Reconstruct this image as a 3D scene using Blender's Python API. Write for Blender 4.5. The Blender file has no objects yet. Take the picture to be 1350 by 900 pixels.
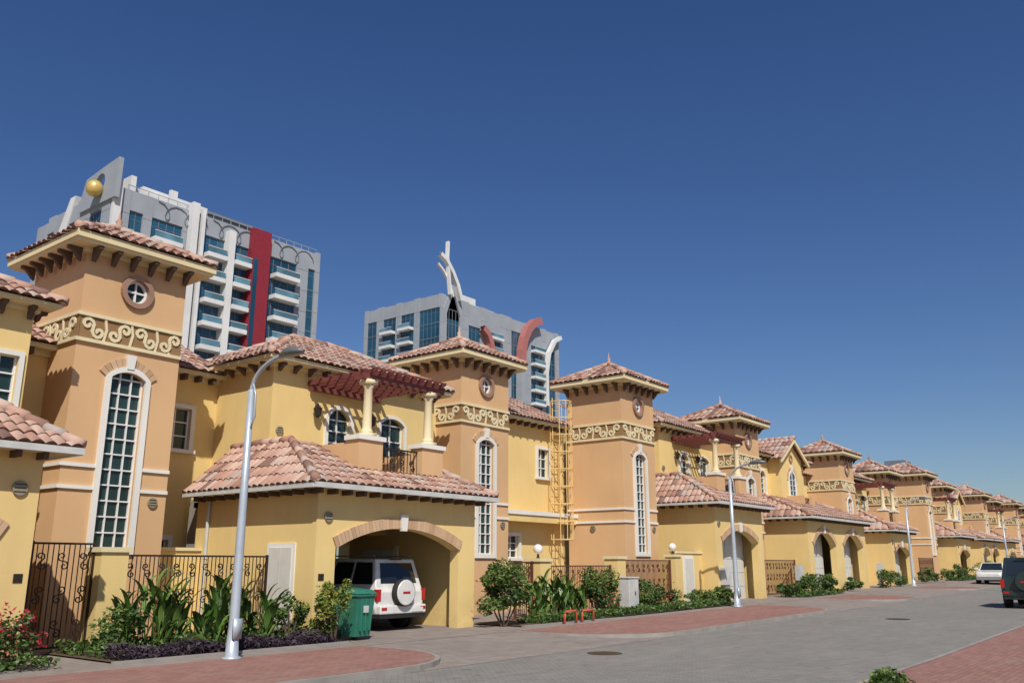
import bpy, math, random
from mathutils import Vector, Matrix
from mathutils.geometry import tessellate_polygon
R=random.Random(7)
scene=bpy.context.scene
scene.view_settings.view_transform='Standard'
try: scene.view_settings.look='None'
except Exception: pass
scene.view_settings.exposure=0
V=Vector
def gz(s):
    return 0.0 if s<18 else min(0.0085*(s-18),1.0)
# ---------------------------------------------------------------- materials
def newmat(name):
    m=bpy.data.materials.new(name); m.use_nodes=True
    nt=m.node_tree; b=nt.nodes['Principled BSDF']
    return m,nt,b
def rgba(c): return (c[0],c[1],c[2],1)
def mix(nt,a,b,fac,mode='MIX'):
    n=nt.nodes.new('ShaderNodeMix'); n.data_type='RGBA'; n.blend_type=mode
    for sock,v in ((6,a),(7,b)):
        if hasattr(v,'links') or hasattr(v,'is_output'): nt.links.new(v,n.inputs[sock])
        else: n.inputs[sock].default_value=rgba(v)
    if hasattr(fac,'is_output'): nt.links.new(fac,n.inputs[0])
    else: n.inputs[0].default_value=fac
    return n.outputs[2]
def noise(nt,scale,detail=4,rough=.55,vec=None,dim=None):
    n=nt.nodes.new('ShaderNodeTexNoise'); n.inputs['Scale'].default_value=scale
    n.inputs['Detail'].default_value=detail; n.inputs['Roughness'].default_value=rough
    if vec is not None: nt.links.new(vec,n.inputs['Vector'])
    return n.outputs[0]
def coords(nt,scale=None):
    g=nt.nodes.new('ShaderNodeNewGeometry')
    if scale is None: return g.outputs['Position']
    mp=nt.nodes.new('ShaderNodeMapping'); mp.inputs['Scale'].default_value=scale
    nt.links.new(g.outputs['Position'],mp.inputs[0]); return mp.outputs[0]
def rampf(nt,fac,a,b):
    n=nt.nodes.new('ShaderNodeMapRange'); n.inputs[1].default_value=a; n.inputs[2].default_value=b
    nt.links.new(fac,n.inputs[0]); return n.outputs[0]
def bump(nt,b,h,strength,dist=.02):
    n=nt.nodes.new('ShaderNodeBump'); n.inputs['Strength'].default_value=strength
    n.inputs['Distance'].default_value=dist
    nt.links.new(h,n.inputs['Height']); nt.links.new(n.outputs[0],b.inputs['Normal'])
def stucco(name,c,dirt=.25,rough=.9):
    m,nt,b=newmat(name); p=coords(nt)
    big=rampf(nt,noise(nt,.35,5,.6,p),.35,.75)
    st=rampf(nt,noise(nt,1.0,5,.65,coords(nt,(1.8,1.8,.22))),.48,.8)
    fine=noise(nt,45,3,.6,p)
    d=tuple(x*(.84) for x in c); d2=(c[0]*.72,c[1]*.68,c[2]*.68)
    col=mix(nt,c,d,big)
    n=nt.nodes.new('ShaderNodeMath'); n.operation='MULTIPLY'; n.inputs[1].default_value=dirt
    nt.links.new(st,n.inputs[0])
    col=mix(nt,col,d2,n.outputs[0])
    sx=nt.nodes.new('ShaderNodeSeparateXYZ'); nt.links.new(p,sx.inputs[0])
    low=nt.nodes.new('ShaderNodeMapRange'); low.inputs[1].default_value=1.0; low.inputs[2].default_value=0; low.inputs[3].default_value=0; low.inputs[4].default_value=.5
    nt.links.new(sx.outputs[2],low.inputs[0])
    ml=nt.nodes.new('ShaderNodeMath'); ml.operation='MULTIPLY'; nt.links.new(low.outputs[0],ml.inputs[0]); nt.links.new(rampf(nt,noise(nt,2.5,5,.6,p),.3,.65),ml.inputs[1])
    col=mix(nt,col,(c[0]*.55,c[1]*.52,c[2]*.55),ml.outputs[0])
    nt.links.new(col,b.inputs['Base Color']); b.inputs['Roughness'].default_value=rough
    b.inputs['Specular IOR Level'].default_value=.2
    bump(nt,b,fine,.3,.012); return m
def plain(name,c,rough=.6,metal=0,spec=.5,var=.12,sc=3.0):
    m,nt,b=newmat(name)
    f=rampf(nt,noise(nt,sc,4,.6,coords(nt)),.3,.75)
    col=mix(nt,c,tuple(x*(1-var*2) for x in c),f)
    nt.links.new(col,b.inputs['Base Color']); b.inputs['Roughness'].default_value=rough
    b.inputs['Metallic'].default_value=metal; b.inputs['Specular IOR Level'].default_value=spec
    return m
def attrramp(name,stops,rough=.8,spec=.2,nz=.25,scale=6):
    m,nt,b=newmat(name)
    a=nt.nodes.new('ShaderNodeAttribute'); a.attribute_name='rnd'
    r=nt.nodes.new('ShaderNodeValToRGB'); cr=r.color_ramp
    while len(cr.elements)<len(stops): cr.elements.new(.5)
    for e,(p,c) in zip(cr.elements,stops): e.position=p; e.color=rgba(c)
    nt.links.new(a.outputs['Fac'],r.inputs[0])
    f=noise(nt,scale,4,.6,coords(nt)); f=rampf(nt,f,.3,.8)
    mm=nt.nodes.new('ShaderNodeMath'); mm.operation='MULTIPLY'; mm.inputs[1].default_value=nz; nt.links.new(f,mm.inputs[0])
    col=mix(nt,r.outputs[0],(.03,.025,.02),mm.outputs[0])
    nt.links.new(col,b.inputs['Base Color']); b.inputs['Roughness'].default_value=rough
    b.inputs['Specular IOR Level'].default_value=spec
    return m
def glassmat(name,c,rough=.06,spec=.8,sc=.5):
    m,nt,b=newmat(name)
    f=noise(nt,sc,2,.5,coords(nt))
    col=mix(nt,c,tuple(x*2.2 for x in c),rampf(nt,f,.4,.7))
    nt.links.new(col,b.inputs['Base Color']); b.inputs['Roughness'].default_value=rough
    b.inputs['Specular IOR Level'].default_value=spec
    bump(nt,b,noise(nt,.8,2,.5,coords(nt)),.05,.05)
    return m
def pavers(name,c1,c2,mortar,bw=.22,bh=.11,rot=0,dirt=.35):
    m,nt,b=newmat(name)
    g=nt.nodes.new('ShaderNodeNewGeometry')
    mp=nt.nodes.new('ShaderNodeMapping'); mp.inputs['Rotation'].default_value=(0,0,rot)
    nt.links.new(g.outputs['Position'],mp.inputs[0])
    t=nt.nodes.new('ShaderNodeTexBrick'); nt.links.new(mp.outputs[0],t.inputs['Vector'])
    t.inputs['Scale'].default_value=1; t.inputs['Brick Width'].default_value=bw; t.inputs['Row Height'].default_value=bh
    t.inputs['Mortar Size'].default_value=.006; t.inputs['Mortar Smooth'].default_value=.3
    t.inputs['Color1'].default_value=rgba(c1); t.inputs['Color2'].default_value=rgba(c2); t.inputs['Mortar'].default_value=rgba(mortar)
    big=rampf(nt,noise(nt,.25,6,.65,g.outputs['Position']),.4,.75)
    st=rampf(nt,noise(nt,1.7,6,.7,coords(nt,(.3,1.4,1))),.5,.75)
    mm=nt.nodes.new('ShaderNodeMath'); mm.operation='MULTIPLY'; mm.inputs[1].default_value=dirt; nt.links.new(big,mm.inputs[0])
    m2=nt.nodes.new('ShaderNodeMath'); m2.operation='MULTIPLY'; m2.inputs[1].default_value=dirt*1.1; nt.links.new(st,m2.inputs[0])
    spot=rampf(nt,noise(nt,3.1,3,.5,g.outputs['Position']),.66,.73)
    m3=nt.nodes.new('ShaderNodeMath'); m3.operation='MULTIPLY'; m3.inputs[1].default_value=.5; nt.links.new(spot,m3.inputs[0])
    col=mix(nt,t.outputs[0],tuple(x*.55 for x in c1),mm.outputs[0])
    col=mix(nt,col,(.36,.325,.28),m2.outputs[0])
    col=mix(nt,col,tuple(x*.4 for x in c1),m3.outputs[0])
    nt.links.new(col,b.inputs['Base Color']); b.inputs['Roughness'].default_value=.85; b.inputs['Specular IOR Level'].default_value=.15
    bump(nt,b,t.outputs['Fac'],-.35,.008)
    return m
M={}
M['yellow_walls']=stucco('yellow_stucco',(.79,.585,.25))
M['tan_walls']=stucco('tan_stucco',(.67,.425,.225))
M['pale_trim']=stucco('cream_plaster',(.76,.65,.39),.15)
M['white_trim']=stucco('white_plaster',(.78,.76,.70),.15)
M['brackets']=plain('brown_wood',(.10,.062,.045),.7)
M['pergola']=plain('red_stained_timber',(.20,.055,.045),.6,var=.2)
M['roof_tiles']=attrramp('clay_tiles',[(0,(.24,.14,.115)),(.25,(.44,.25,.185)),(.55,(.53,.34,.265)),(.8,(.60,.43,.345)),(1,(.43,.37,.33))],.85,.15,.22,5)
M['roof_underlay']=plain('roof_underlay',(.22,.13,.10),.9)
M['voussoirs']=attrramp('arch_bricks',[(0,(.48,.31,.18)),(.5,(.62,.43,.27)),(1,(.55,.35,.22))],.85,.2,.12)
M['window_glass']=glassmat('window_glass',(.012,.026,.024),.06,.45)
M['window_frames']=plain('white_window_frame',(.78,.78,.75),.4,var=.05)
M['relief_scrolls']=plain('cream_relief',(.76,.66,.42),.8,var=.08)
M['relief_ground']=stucco('brown_relief_ground',(.30,.18,.085),.1)
M['round_ring']=plain('terracotta_ring',(.34,.20,.14),.8)
M['ironwork']=plain('wrought_iron',(.045,.03,.025),.45,.3)
M['ironwork_red']=plain('painted_iron_brown',(.14,.055,.035),.5,.1)
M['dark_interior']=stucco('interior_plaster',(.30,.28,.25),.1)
M['garage_door']=plain('door_panel',(.66,.64,.58),.5,var=.06)
M['gutter']=plain('grey_gutter',(.60,.60,.57),.5)
M['lantern']=plain('lantern_metal',(.05,.04,.03),.4,.5)
M['vents']=plain('vent_grille',(.30,.26,.18),.6)
M['columns']=stucco('column_plaster',(.78,.66,.42),.1)
M['yellow_steel']=plain('yellow_steel',(.80,.56,.24),.5)
M['globe']=plain('opal_globe',(.8,.79,.75),.3,var=.03)
M['utility_box']=plain('grp_cabinet',(.6,.6,.57),.5)
M['facade_grey']=stucco('grey_cladding',(.33,.355,.39),.1,.7)
M['facade_dark']=stucco('dark_grey_cladding',(.17,.19,.22),.1,.7)
M['facade_white']=stucco('white_cladding',(.70,.70,.69),.08,.7)
M['facade_red']=plain('red_cladding',(.27,.022,.035),.5)
M['facade_pink']=plain('salmon_cladding',(.44,.16,.14),.6)
M['tower_glass']=glassmat('blue_curtain_glass',(.012,.050,.085),.08,.8,.12)
M['balcony_glass']=glassmat('balcony_glass',(.07,.15,.19),.1,.8,.3)
M['gold']=plain('gold_ball',(.75,.52,.16),.35,.3)
M['pole']=plain('galvanised_pole',(.50,.56,.62),.4,.3,var=.08)
M['lamp_head']=plain('lamp_head',(.22,.23,.24),.4,.4)
M['concrete']=plain('concrete',(.34,.31,.275),.85,var=.16,sc=2)
M['soil']=plain('soil',(.12,.08,.05),.95,var=.2,sc=6)
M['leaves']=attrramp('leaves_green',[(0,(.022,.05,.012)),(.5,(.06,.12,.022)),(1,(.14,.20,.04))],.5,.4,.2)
M['leaves_light']=attrramp('leaves_yellowgreen',[(0,(.06,.10,.02)),(.5,(.16,.21,.03)),(1,(.32,.30,.05))],.5,.4,.15)
M['leaves_purple']=attrramp('leaves_purple',[(0,(.015,.012,.02)),(.6,(.05,.03,.05)),(1,(.09,.08,.06))],.6,.3,.2)
M['flowers_red']=attrramp('petals_red',[(0,(.25,.015,.03)),(1,(.60,.05,.07))],.6,.3,.1)
M['canna']=attrramp('canna_leaves',[(0,(.035,.075,.015)),(.6,(.085,.17,.03)),(1,(.18,.27,.06))],.4,.5,.15)
M['bark']=plain('bark',(.12,.08,.05),.9,var=.2,sc=12)
M['green_plastic']=plain('green_plastic',(.03,.19,.13),.5)
M['dark_plastic']=plain('dark_plastic',(.02,.02,.022),.6)
M['red_paint']=plain('red_paint',(.62,.09,.05),.4)
M['asphalt_grey']=pavers('grey_block_paving',(.275,.262,.235),(.225,.215,.195),(.13,.12,.105),.22,.11,math.radians(45))
M['red_pavers']=pavers('red_block_paving',(.36,.19,.155),(.28,.145,.12),(.18,.11,.09),.2,.1,0)
M['plot_paving']=pavers('beige_block_paving',(.31,.265,.235),(.26,.22,.195),(.15,.125,.105),.3,.3,0)
M['sand']=plain('sand',(.40,.33,.24),.95,var=.15,sc=.3)
# ---------------------------------------------------------------- builder
class Bld:
    def __init__(s,name,loc=(0,0,0),rot=0):
        s.name=name; s.p={}; s.loc=V(loc); s.rot=rot
    def add(s,part,vs,fs,val=None,smooth=False):
        d=s.p.setdefault(part,[[],[],[],smooth])
        o=len(d[0]); d[0].extend([tuple(v) for v in vs])
        d[1].extend([tuple(i+o for i in f) for f in fs])
        v=R.random() if val is None else val
        d[2].extend([v]*len(fs))
    def box(s,part,x0,x1,y0,y1,z0,z1,val=None):
        vs=[(x,y,z) for z in (z0,z1) for y in (y0,y1) for x in (x0,x1)]
        s.add(part,vs,[(0,2,3,1),(4,5,7,6),(0,1,5,4),(2,6,7,3),(0,4,6,2),(1,3,7,5)],val)
    def obox(s,part,c,ax,hx,hy,hz):
        X,Y,Z=ax; vs=[]
        for k in (-1,1):
            for j in (-1,1):
                for i in (-1,1): vs.append(c+X*hx*i+Y*hy*j+Z*hz*k)
        s.add(part,vs,[(0,2,3,1),(4,5,7,6),(0,1,5,4),(2,6,7,3),(0,4,6,2),(1,3,7,5)])
    def tube(s,part,pts,r,n=8,cap=True,r2=None):
        pts=[V(p) for p in pts]; vs=[];fs=[]
        N=len(pts)
        for i,p in enumerate(pts):
            d=(pts[min(i+1,N-1)]-pts[max(i-1,0)]).normalized()
            a=V((0,0,1)) if abs(d.z)<.9 else V((1,0,0))
            u=d.cross(a).normalized(); w=d.cross(u)
            rr=r if r2 is None else r+(r2-r)*i/(N-1)
            for k in range(n):
                an=2*math.pi*k/n; vs.append(p+u*math.cos(an)*rr+w*math.sin(an)*rr)
        for i in range(N-1):
            for k in range(n):
                fs.append((i*n+k,i*n+(k+1)%n,(i+1)*n+(k+1)%n,(i+1)*n+k))
        if cap:
            fs.append(tuple(range(n-1,-1,-1))); fs.append(tuple((N-1)*n+k for k in range(n)))
        s.add(part,vs,fs)
    def lathe(s,part,c,prof,n=16):
        vs=[];fs=[]
        for r,z in prof:
            for k in range(n):
                a=2*math.pi*k/n; vs.append((c[0]+r*math.cos(a),c[1]+r*math.sin(a),c[2]+z))
        for i in range(len(prof)-1):
            for k in range(n): fs.append((i*n+k,i*n+(k+1)%n,(i+1)*n+(k+1)%n,(i+1)*n+k))
        fs.append(tuple(range(n-1,-1,-1))); fs.append(tuple((len(prof)-1)*n+k for k in range(n)))
        s.add(part,vs,fs)
    def merge(s,o2):
        for k,v in o2.p.items():
            d=s.p.setdefault(k,[[],[],[],v[3]]); o=len(d[0]); d[0].extend(v[0]); d[1].extend([tuple(i+o for i in f) for f in v[1]]); d[2].extend(v[2])
    def finish(s,smooth=(),bevel={}):
        e=bpy.data.objects.new(s.name,None); scene.collection.objects.link(e)
        e.location=s.loc; e.rotation_euler=(0,0,s.rot)
        for part,(vs,fs,vals,sm) in s.p.items():
            me=bpy.data.meshes.new(part); me.from_pydata(vs,[],fs); me.update()
            key=part.split('__')[0]
            me.materials.append(M[key])
            a=me.attributes.new('rnd','FLOAT','FACE'); a.data.foreach_set('value',vals)
            if key in smooth: me.polygons.foreach_set('use_smooth',[True]*len(fs))
            ob=bpy.data.objects.new(part,me); scene.collection.objects.link(ob); ob.parent=e
            if key in bevel and bevel[key]>0:
                bm=ob.modifiers.new('bev','BEVEL'); bm.width=bevel[key]; bm.segments=3; bm.limit_method='ANGLE'; bm.angle_limit=math.radians(25)
        return e
class Fr:   # facade frame: u along wall, v up, n outwards
    def __init__(s,o,side='front'):
        s.o=V(o)
        if side=='front': s.U=V((1,0,0)); s.N=V((0,-1,0))
        elif side=='left': s.U=V((0,-1,0)); s.N=V((-1,0,0))
        elif side=='right': s.U=V((0,1,0)); s.N=V((1,0,0))
    def __call__(s,u,v,n=0): return s.o+s.U*u+V((0,0,v))+s.N*n
def arch_pts(u0,u1,vs,rise,n=12):
    a=(u1-u0)/2; c=(u0+u1)/2
    if rise<=0: return [(u1,vs),(u0,vs)]
    Rr=(a*a+rise*rise)/(2*rise); th=math.asin(min(1,a/Rr))
    if rise>a: th=math.pi-th
    out=[]
    for i in range(n+1):
        t=th-2*th*i/n; out.append((c+Rr*math.sin(t),vs+rise-Rr+Rr*math.cos(t)))
    return out
def hole(u0,u1,v0,vs,rise,n=12): return [(u0,v0),(u1,v0)]+arch_pts(u0,u1,vs,rise,n)
def circle(c,r,n=20): return [(c[0]+r*math.cos(2*math.pi*k/n),c[1]+r*math.sin(2*math.pi*k/n)) for k in range(n)]
def panel(B,part,F,outer,holes,n0,n1):
    loops=[outer]+holes
    tris=tessellate_polygon([[V((p[0],p[1],0)) for p in l] for l in loops])
    flat=[p for l in loops for p in l]; m=len(flat)
    vs=[F(u,v,n1) for u,v in flat]+[F(u,v,n0) for u,v in flat]
    fs=[tuple(t) for t in tris]+[tuple(i+m for i in t) for t in tris]
    o=0
    for l in loops:
        k=len(l)
        for i in range(k):
            a=o+i;b=o+(i+1)%k; fs.append((a,b,b+m,a+m))
        o+=k
    B.add(part,vs,fs)
def fbox(B,part,F,u0,u1,v0,v1,n0,n1,val=None):
    vs=[F(u,v,n) for n in (n0,n1) for v in (v0,v1) for u in (u0,u1)]
    B.add(part,vs,[(0,2,3,1),(4,5,7,6),(0,1,5,4),(2,6,7,3),(0,4,6,2),(1,3,7,5)],val)
def ribbon(B,part,F,pts,w,n0,n1,closed=False):
    N=len(pts); L=[];Rt=[]
    for i,p in enumerate(pts):
        if closed: a=pts[(i-1)%N]; b=pts[(i+1)%N]
        else: a=pts[max(i-1,0)]; b=pts[min(i+1,N-1)]
        dx,dy=b[0]-a[0],b[1]-a[1]; l=math.hypot(dx,dy) or 1
        L.append((p[0]-dy/l*w/2,p[1]+dx/l*w/2)); Rt.append((p[0]+dy/l*w/2,p[1]-dx/l*w/2))
    vs=[F(*q,n1) for q in L]+[F(*q,n1) for q in Rt]+[F(*q,n0) for q in L]+[F(*q,n0) for q in Rt]
    fs=[]
    for i in range(N if closed else N-1):
        j=(i+1)%N
        fs+= [(i,j,N+j,N+i),(i,2*N+i,2*N+j,j),(N+i,N+j,3*N+j,3*N+i)]
    B.add(part,vs,fs)
def scroll(cx,cy,r,tilt=0,flip=1,turns=1.35,n=14):
    pts=[]
    for i in range(n+1):
        t=i/n; th=-2*math.pi*turns*(1-t); rr=r*(.18+.82*t)
        pts.append((-r+rr*math.cos(th),rr*math.sin(th)))
    b=[(-x,-y) for x,y in reversed(pts)][1:]
    pts=pts+b; c,s=math.cos(tilt),math.sin(tilt)
    return [(cx+(x*c-y*s)*1.0,cy+flip*(x*s+y*c)) for x,y in pts]
def window(B,F,u0,u1,v0,vs,rise,cols,rows,fw=.12,proud=.06,sill=True,rec=.13,brick=False,key=True,flush=False):
    h=hole(u0,u1,v0,vs,rise)
    o=hole(u0-fw,u1+fw,v0-(0 if sill else fw),vs,rise+(fw if rise>0 else 0)) if rise>0 else [(u0-fw,v0-(0 if sill else fw)),(u1+fw,v0-(0 if sill else fw)),(u1+fw,vs+fw),(u0-fw,vs+fw)]
    panel(B,'white_trim',F,o,[h] if not sill else [[(u0,v0+.002)]+[(u1,v0+.002)]+h[2:]],0.0,proud)
    g=-rec if not flush else .012
    vs4=[F(u0,v0,g),F(u1,v0,g)]+[F(a,b,g) for a,b in h[2:]]
    B.add('window_glass',vs4,[tuple(range(len(vs4)))])
    f=.032
    def top(u):
        if rise<=0: return vs
        a=(u1-u0)/2;c=(u0+u1)/2;Rr=(a*a+rise*rise)/(2*rise)
        return vs+rise-Rr+math.sqrt(max(0,Rr*Rr-(u-c)**2))
    d=g+.05 if not flush else proud-.012
    for i in range(cols+1):
        u=u0+(u1-u0)*i/cols
        a=max(u0,u-f/2 if 0<i<cols else (u0 if i==0 else u1-f*1.3)); b=a+(f if 0<i<cols else f*1.3)
        fbox(B,'window_frames',F,a,b,v0,top((a+b)/2)-.005,g-.004,d)
    for j in range(rows+1):
        v=v0+(vs-v0)*j/rows
        a=v-f/2 if j>0 else v0+.003
        fbox(B,'window_frames',F,u0+.004,u1-.004,a,a+f,g-.006,d+.003)
    if sill: fbox(B,'white_trim',F,u0-fw-.05,u1+fw+.05,v0-.1,v0,0,proud+.07)
    if brick: voussoir(B,F,u0-fw,u1+fw,vs,rise+fw,.2,.04,key)
    return h
def voussoir(B,F,u0,u1,vs,rise,th,proud,key=True,n=None,whitekey=.12):
    a=(u1-u0)/2;c=(u0+u1)/2;Rr=(a*a+rise*rise)/(2*rise);th0=math.asin(min(1,a/Rr))
    cy=vs+rise-Rr; r0=Rr+.003; r1=Rr+th
    n=n or max(7,int(2*th0*Rr/.11)|1)
    for i in range(n):
        t0=-th0+2*th0*(i+.04)/n; t1=-th0+2*th0*(i+.96)/n
        q=[(c+r*math.sin(t),cy+r*math.cos(t)) for r,t in ((r0,t0),(r0,t1),(r1,t1),(r1,t0))]
        vsx=[F(*p,proud) for p in q]+[F(*p,-.002) for p in q]
        B.add('voussoirs',vsx,[(0,1,2,3),(0,4,5,1),(1,5,6,2),(2,6,7,3),(3,7,4,0)])
    if key:
        k=whitekey
        q=[(c-k*.7,cy+r0-.06),(c+k*.7,cy+r0-.06),(c+k,cy+r1+.08),(c-k,cy+r1+.08)]
        vsx=[F(*p,proud+.05) for p in q]+[F(*p,0) for p in q]
        B.add('white_trim',vsx,[(0,1,2,3),(0,4,5,1),(1,5,6,2),(2,6,7,3),(3,7,4,0)])
def tiles(B,poly,w=.235,l=.40,rise=.062,seg=4):
    P=[V(p) for p in poly]; e0,e1=P[0],P[1]; U=(e1-e0).normalized()
    N=U.cross(P[2]-e0).normalized()
    if N.z<0: N=-N
    Vv=N.cross(U)
    if Vv.dot(P[2]-e0)<0: Vv=-Vv
    q=[((p-e0).dot(U),(p-e0).dot(Vv)) for p in P]
    B.add('roof_underlay',[p-N*.012 for p in P],[tuple(range(len(P)))])
    umin=min(a for a,b in q);umax=max(a for a,b in q)
    nc=max(1,round((umax-umin)/w)); w=(umax-umin)/nc
    d=B.p.setdefault('roof_tiles',[[],[],[],True])
    for k in range(nc):
        uc=umin+(k+.5)*w; hit=[]
        for i in range(len(q)):
            (a,b),(c,dd)=q[i],q[(i+1)%len(q)]
            if (a-uc)*(c-uc)<0: hit.append(b+(dd-b)*(uc-a)/(c-a))
        if len(hit)<2: continue
        lo,hi=min(hit),max(hit); lo-=.05
        if hi-lo<.1: continue
        nr=max(1,math.ceil((hi-lo)/l))
        jit=R.uniform(-.01,.01)
        for r in range(nr):
            a=lo+r*l; b=min(hi,a+l+.03)
            o=len(d[0]); lift=.028+R.uniform(-.008,.012)
            for (vv,lf) in ((a,lift),(b,0)):
                for j in range(seg+1):
                    t=j/seg; hh=rise*math.sin(math.pi*t)
                    p=e0+U*(uc-w/2+w*t+jit)+Vv*vv+N*(hh+lf)
                    d[0].append(tuple(p))
            rv=min(1,max(0,R.gauss(.5,.26)))
            for j in range(seg):
                d[1].append((o+j,o+j+1,o+seg+2+j,o+seg+1+j)); d[2].append(rv)
            d[1].append(tuple(o+j for j in range(seg+1))); d[2].append(0)
def ridge(B,a,b,r=.11,l=.38):
    a=V(a);b=V(b);L=(b-a).length;n=max(1,int(L/l));D=(b-a)/n
    for i in range(n):
        p=a+D*i+V((0,0,.05)); q=a+D*(i+1.08)+V((0,0,.035))
        B.tube('roof_tiles',[p,q],r*1.05,7,True,r*.85)
def hip(B,x0,x1,y0,y1,z,pitch,lod=1,fin=False):
    w,l=.235*lod,.40*lod
    hx,hy=(x1-x0)/2,(y1-y0)/2; m=min(hx,hy); zt=z+m*pitch
    if hx>=hy: A=(x0+m,(y0+y1)/2,zt);C=(x1-m,(y0+y1)/2,zt)
    else: A=((x0+x1)/2,y0+m,zt);C=((x0+x1)/2,y1-m,zt)
    c=[(x0,y0,z),(x1,y0,z),(x1,y1,z),(x0,y1,z)]
    eps=.001
    if hx-hy>eps:
        f=[[c[0],c[1],C,A],[c[1],c[2],C],[c[2],c[3],A,C],[c[3],c[0],A]]; hips=[(c[0],A),(c[3],A),(c[1],C),(c[2],C),(A,C)]
    elif hy-hx>eps:
        f=[[c[0],c[1],A],[c[1],c[2],C,A],[c[2],c[3],C],[c[3],c[0],A,C]]; hips=[(c[0],A),(c[1],A),(c[2],C),(c[3],C),(A,C)]
    else:
        f=[[c[0],c[1],A],[c[1],c[2],A],[c[2],c[3],A],[c[3],c[0],A]]; hips=[(p,A) for p in c]
    for p in f: tiles(B,p,w,l)
    for a,b in hips: ridge(B,a,b)
    if fin: B.lathe('roof_tiles',(A[0],A[1],zt+.02),[(.12,0),(.14,.08),(.05,.14),(.09,.22),(.03,.3),(.012,.5)],8)
    return zt
def eave(B,x0,x1,y0,y1,z,part='pale_trim',th=.12,ov=.45,br=True,sides=('front','left'),bsp=.55,bh=.22):
    B.box(part,x0-ov+.05,x1+ov-.05,y0-ov+.05,y1+ov-.05,z-th,z-.004)
    B.box(part,x0-ov,x1+ov,y0-ov,y1+ov,z-th*.72,z-.018)
    B.box(part,x0-.09,x1+.09,y0-.09,y1+.09,z-th-.1,z-th)
    if not br: return
    def bk(F,L):
        n=max(2,round(L/bsp))
        for i in range(n):
            u=.12+(L-.24)*i/(n-1)
            pr=[(.09,-.0),(ov-.09,0),(ov-.09,-.07),(ov-.2,-.1),(.16,-bh),(.09,-bh-.06)]
            vs=[F(u-.055,z-th+b,a) for a,b in pr]+[F(u+.055,z-th+b,a) for a,b in pr]
            k=len(pr); fs=[tuple(range(k)),tuple(range(2*k-1,k-1,-1))]+[(i2,(i2+1)%k,k+(i2+1)%k,k+i2) for i2 in range(k)]
            B.add('brackets',vs,fs)
    if 'front' in sides: bk(Fr((x0,y0,0)),x1-x0)
    if 'left' in sides: bk(Fr((x0,y1,0),'left'),y1-y0)
    if 'right' in sides: bk(Fr((x1,y0,0),'right'),y1-y0)
def vent(B,F,u,v,r=.12):
    c=circle((u,v),r,14)
    panel(B,'vents',F,c,[],0,.05)
    for k in (-.5,0,.5): fbox(B,'lantern',F,u-r*.75,u+r*.75,v+k*r-.008,v+k*r+.008,.048,.056)
def lantern(B,F,u,v):
    B.tube('lantern',[F(u,v,.0),F(u,v+.12,.1),F(u,v+.05,.18)],.014,5)
    c=F(u,v-.05,.18)
    B.lathe('lantern',(c.x,c.y,c.z-.22),[(.03,0),(.09,.05),(.12,.24),(.135,.26),(.04,.36),(.01,.42)],8)
# ---------------------------------------------------------------- house parts
def tower(B,x0,x1,y0,y1,zc,z0=0,lod=1,side_detail=True):
    h=zc-9.0; d=.25
    B.box('tan_walls',x0,x1,y0+d,y1,z0-.3,zc-.1)
    F=Fr((x0,y0,0)); W=x1-x0; c=W/2+.02
    wa,wb=c-.42,c+.42; vb=2.0+z0; vs=5.85+h*.7
    rc=(W/2,7.98+h)
    bz0,bz1=6.56+h,7.2+h
    hl=hole(wa,wb,vb,vs,.16); cr=circle(rc,.29,24)
    panel(B,'tan_walls',F,[(0,z0-.3),(W,z0-.3),(W,zc-.1),(0,zc-.1)],[hl,cr],-d,0)
    window(B,F,wa,wb,vb,vs,.16,3 if lod<1.1 else 2,11,fw=.13,proud=.07,sill=False,brick=True)
    panel(B,'round_ring',F,circle(rc,.41,24),[circle(rc,.285,24)],-.05,.09)
    g=circle(rc,.29,24); B.add('window_glass',[F(a,b,-.1) for a,b in g],[tuple(range(24))])
    ribbon(B,'window_frames',F,circle(rc,.26,20),.05,-.1,-.04,True)
    fbox(B,'window_frames',F,rc[0]-.02,rc[0]+.02,rc[1]-.27,rc[1]+.27,-.1,-.05)
    fbox(B,'window_frames',F,rc[0]-.27,rc[0]+.27,rc[1]-.02,rc[1]+.02,-.1,-.047)
    FL=Fr((x0,y1,0),'left'); D=y1-y0
    for FF,L,e in ((F,W,0),(FL,D,.003)):
        fbox(B,'relief_ground',FF,-.0,L+(.045 if FF is FL else 0),bz0+.001,bz1-.001,0,.022)
        fbox(B,'relief_scrolls',FF,0,L+(.07 if FF is FL else 0),bz1-.06,bz1+.02,.0,.07-e)
        fbox(B,'relief_scrolls',FF,0,L+(.07 if FF is FL else 0),bz0-.02,bz0+.06,.0,.07-e)
        n=max(3,round(L/.62)); st=L/n
        for i in range(n):
            cx=st*(i+.5); cy=(bz0+bz1)/2
            ribbon(B,'relief_scrolls',FF,scroll(cx,cy,.155,.55,1 if i%2 else -1,1.2,12),.072,.02,.055)
            ribbon(B,'relief_scrolls',FF,[(cx+st*.5-.05,bz0+.05),(cx+st*.5,cy),(cx+st*.5-.05,bz1-.05)] if i<n-1 else [(cx-.01,bz0+.06),(cx,bz0+.1)],.055,.02,.052)
    for zz in (3.3+h*.4,3.79+h*.4):
        for a,b in ((0,wa-.131),(wb+.131,W)):
            fbox(B,'white_trim',F,a,b,zz-.045,zz+.035,0,.05)
        fbox(B,'white_trim',FL,0,D+.05,zz-.045,zz+.035,0,.053)
    vent(B,F,W-.35,3.05+h*.3); vent(B,FL,D*.45,3.05+h*.3)
    eave(B,x0,x1,y0,y1,zc,th=.25,ov=.5,bsp=.46,bh=.26)
    hip(B,x0-.5,x1+.5,y0-.5,y1+.5,zc,.50,lod,True)
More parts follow.
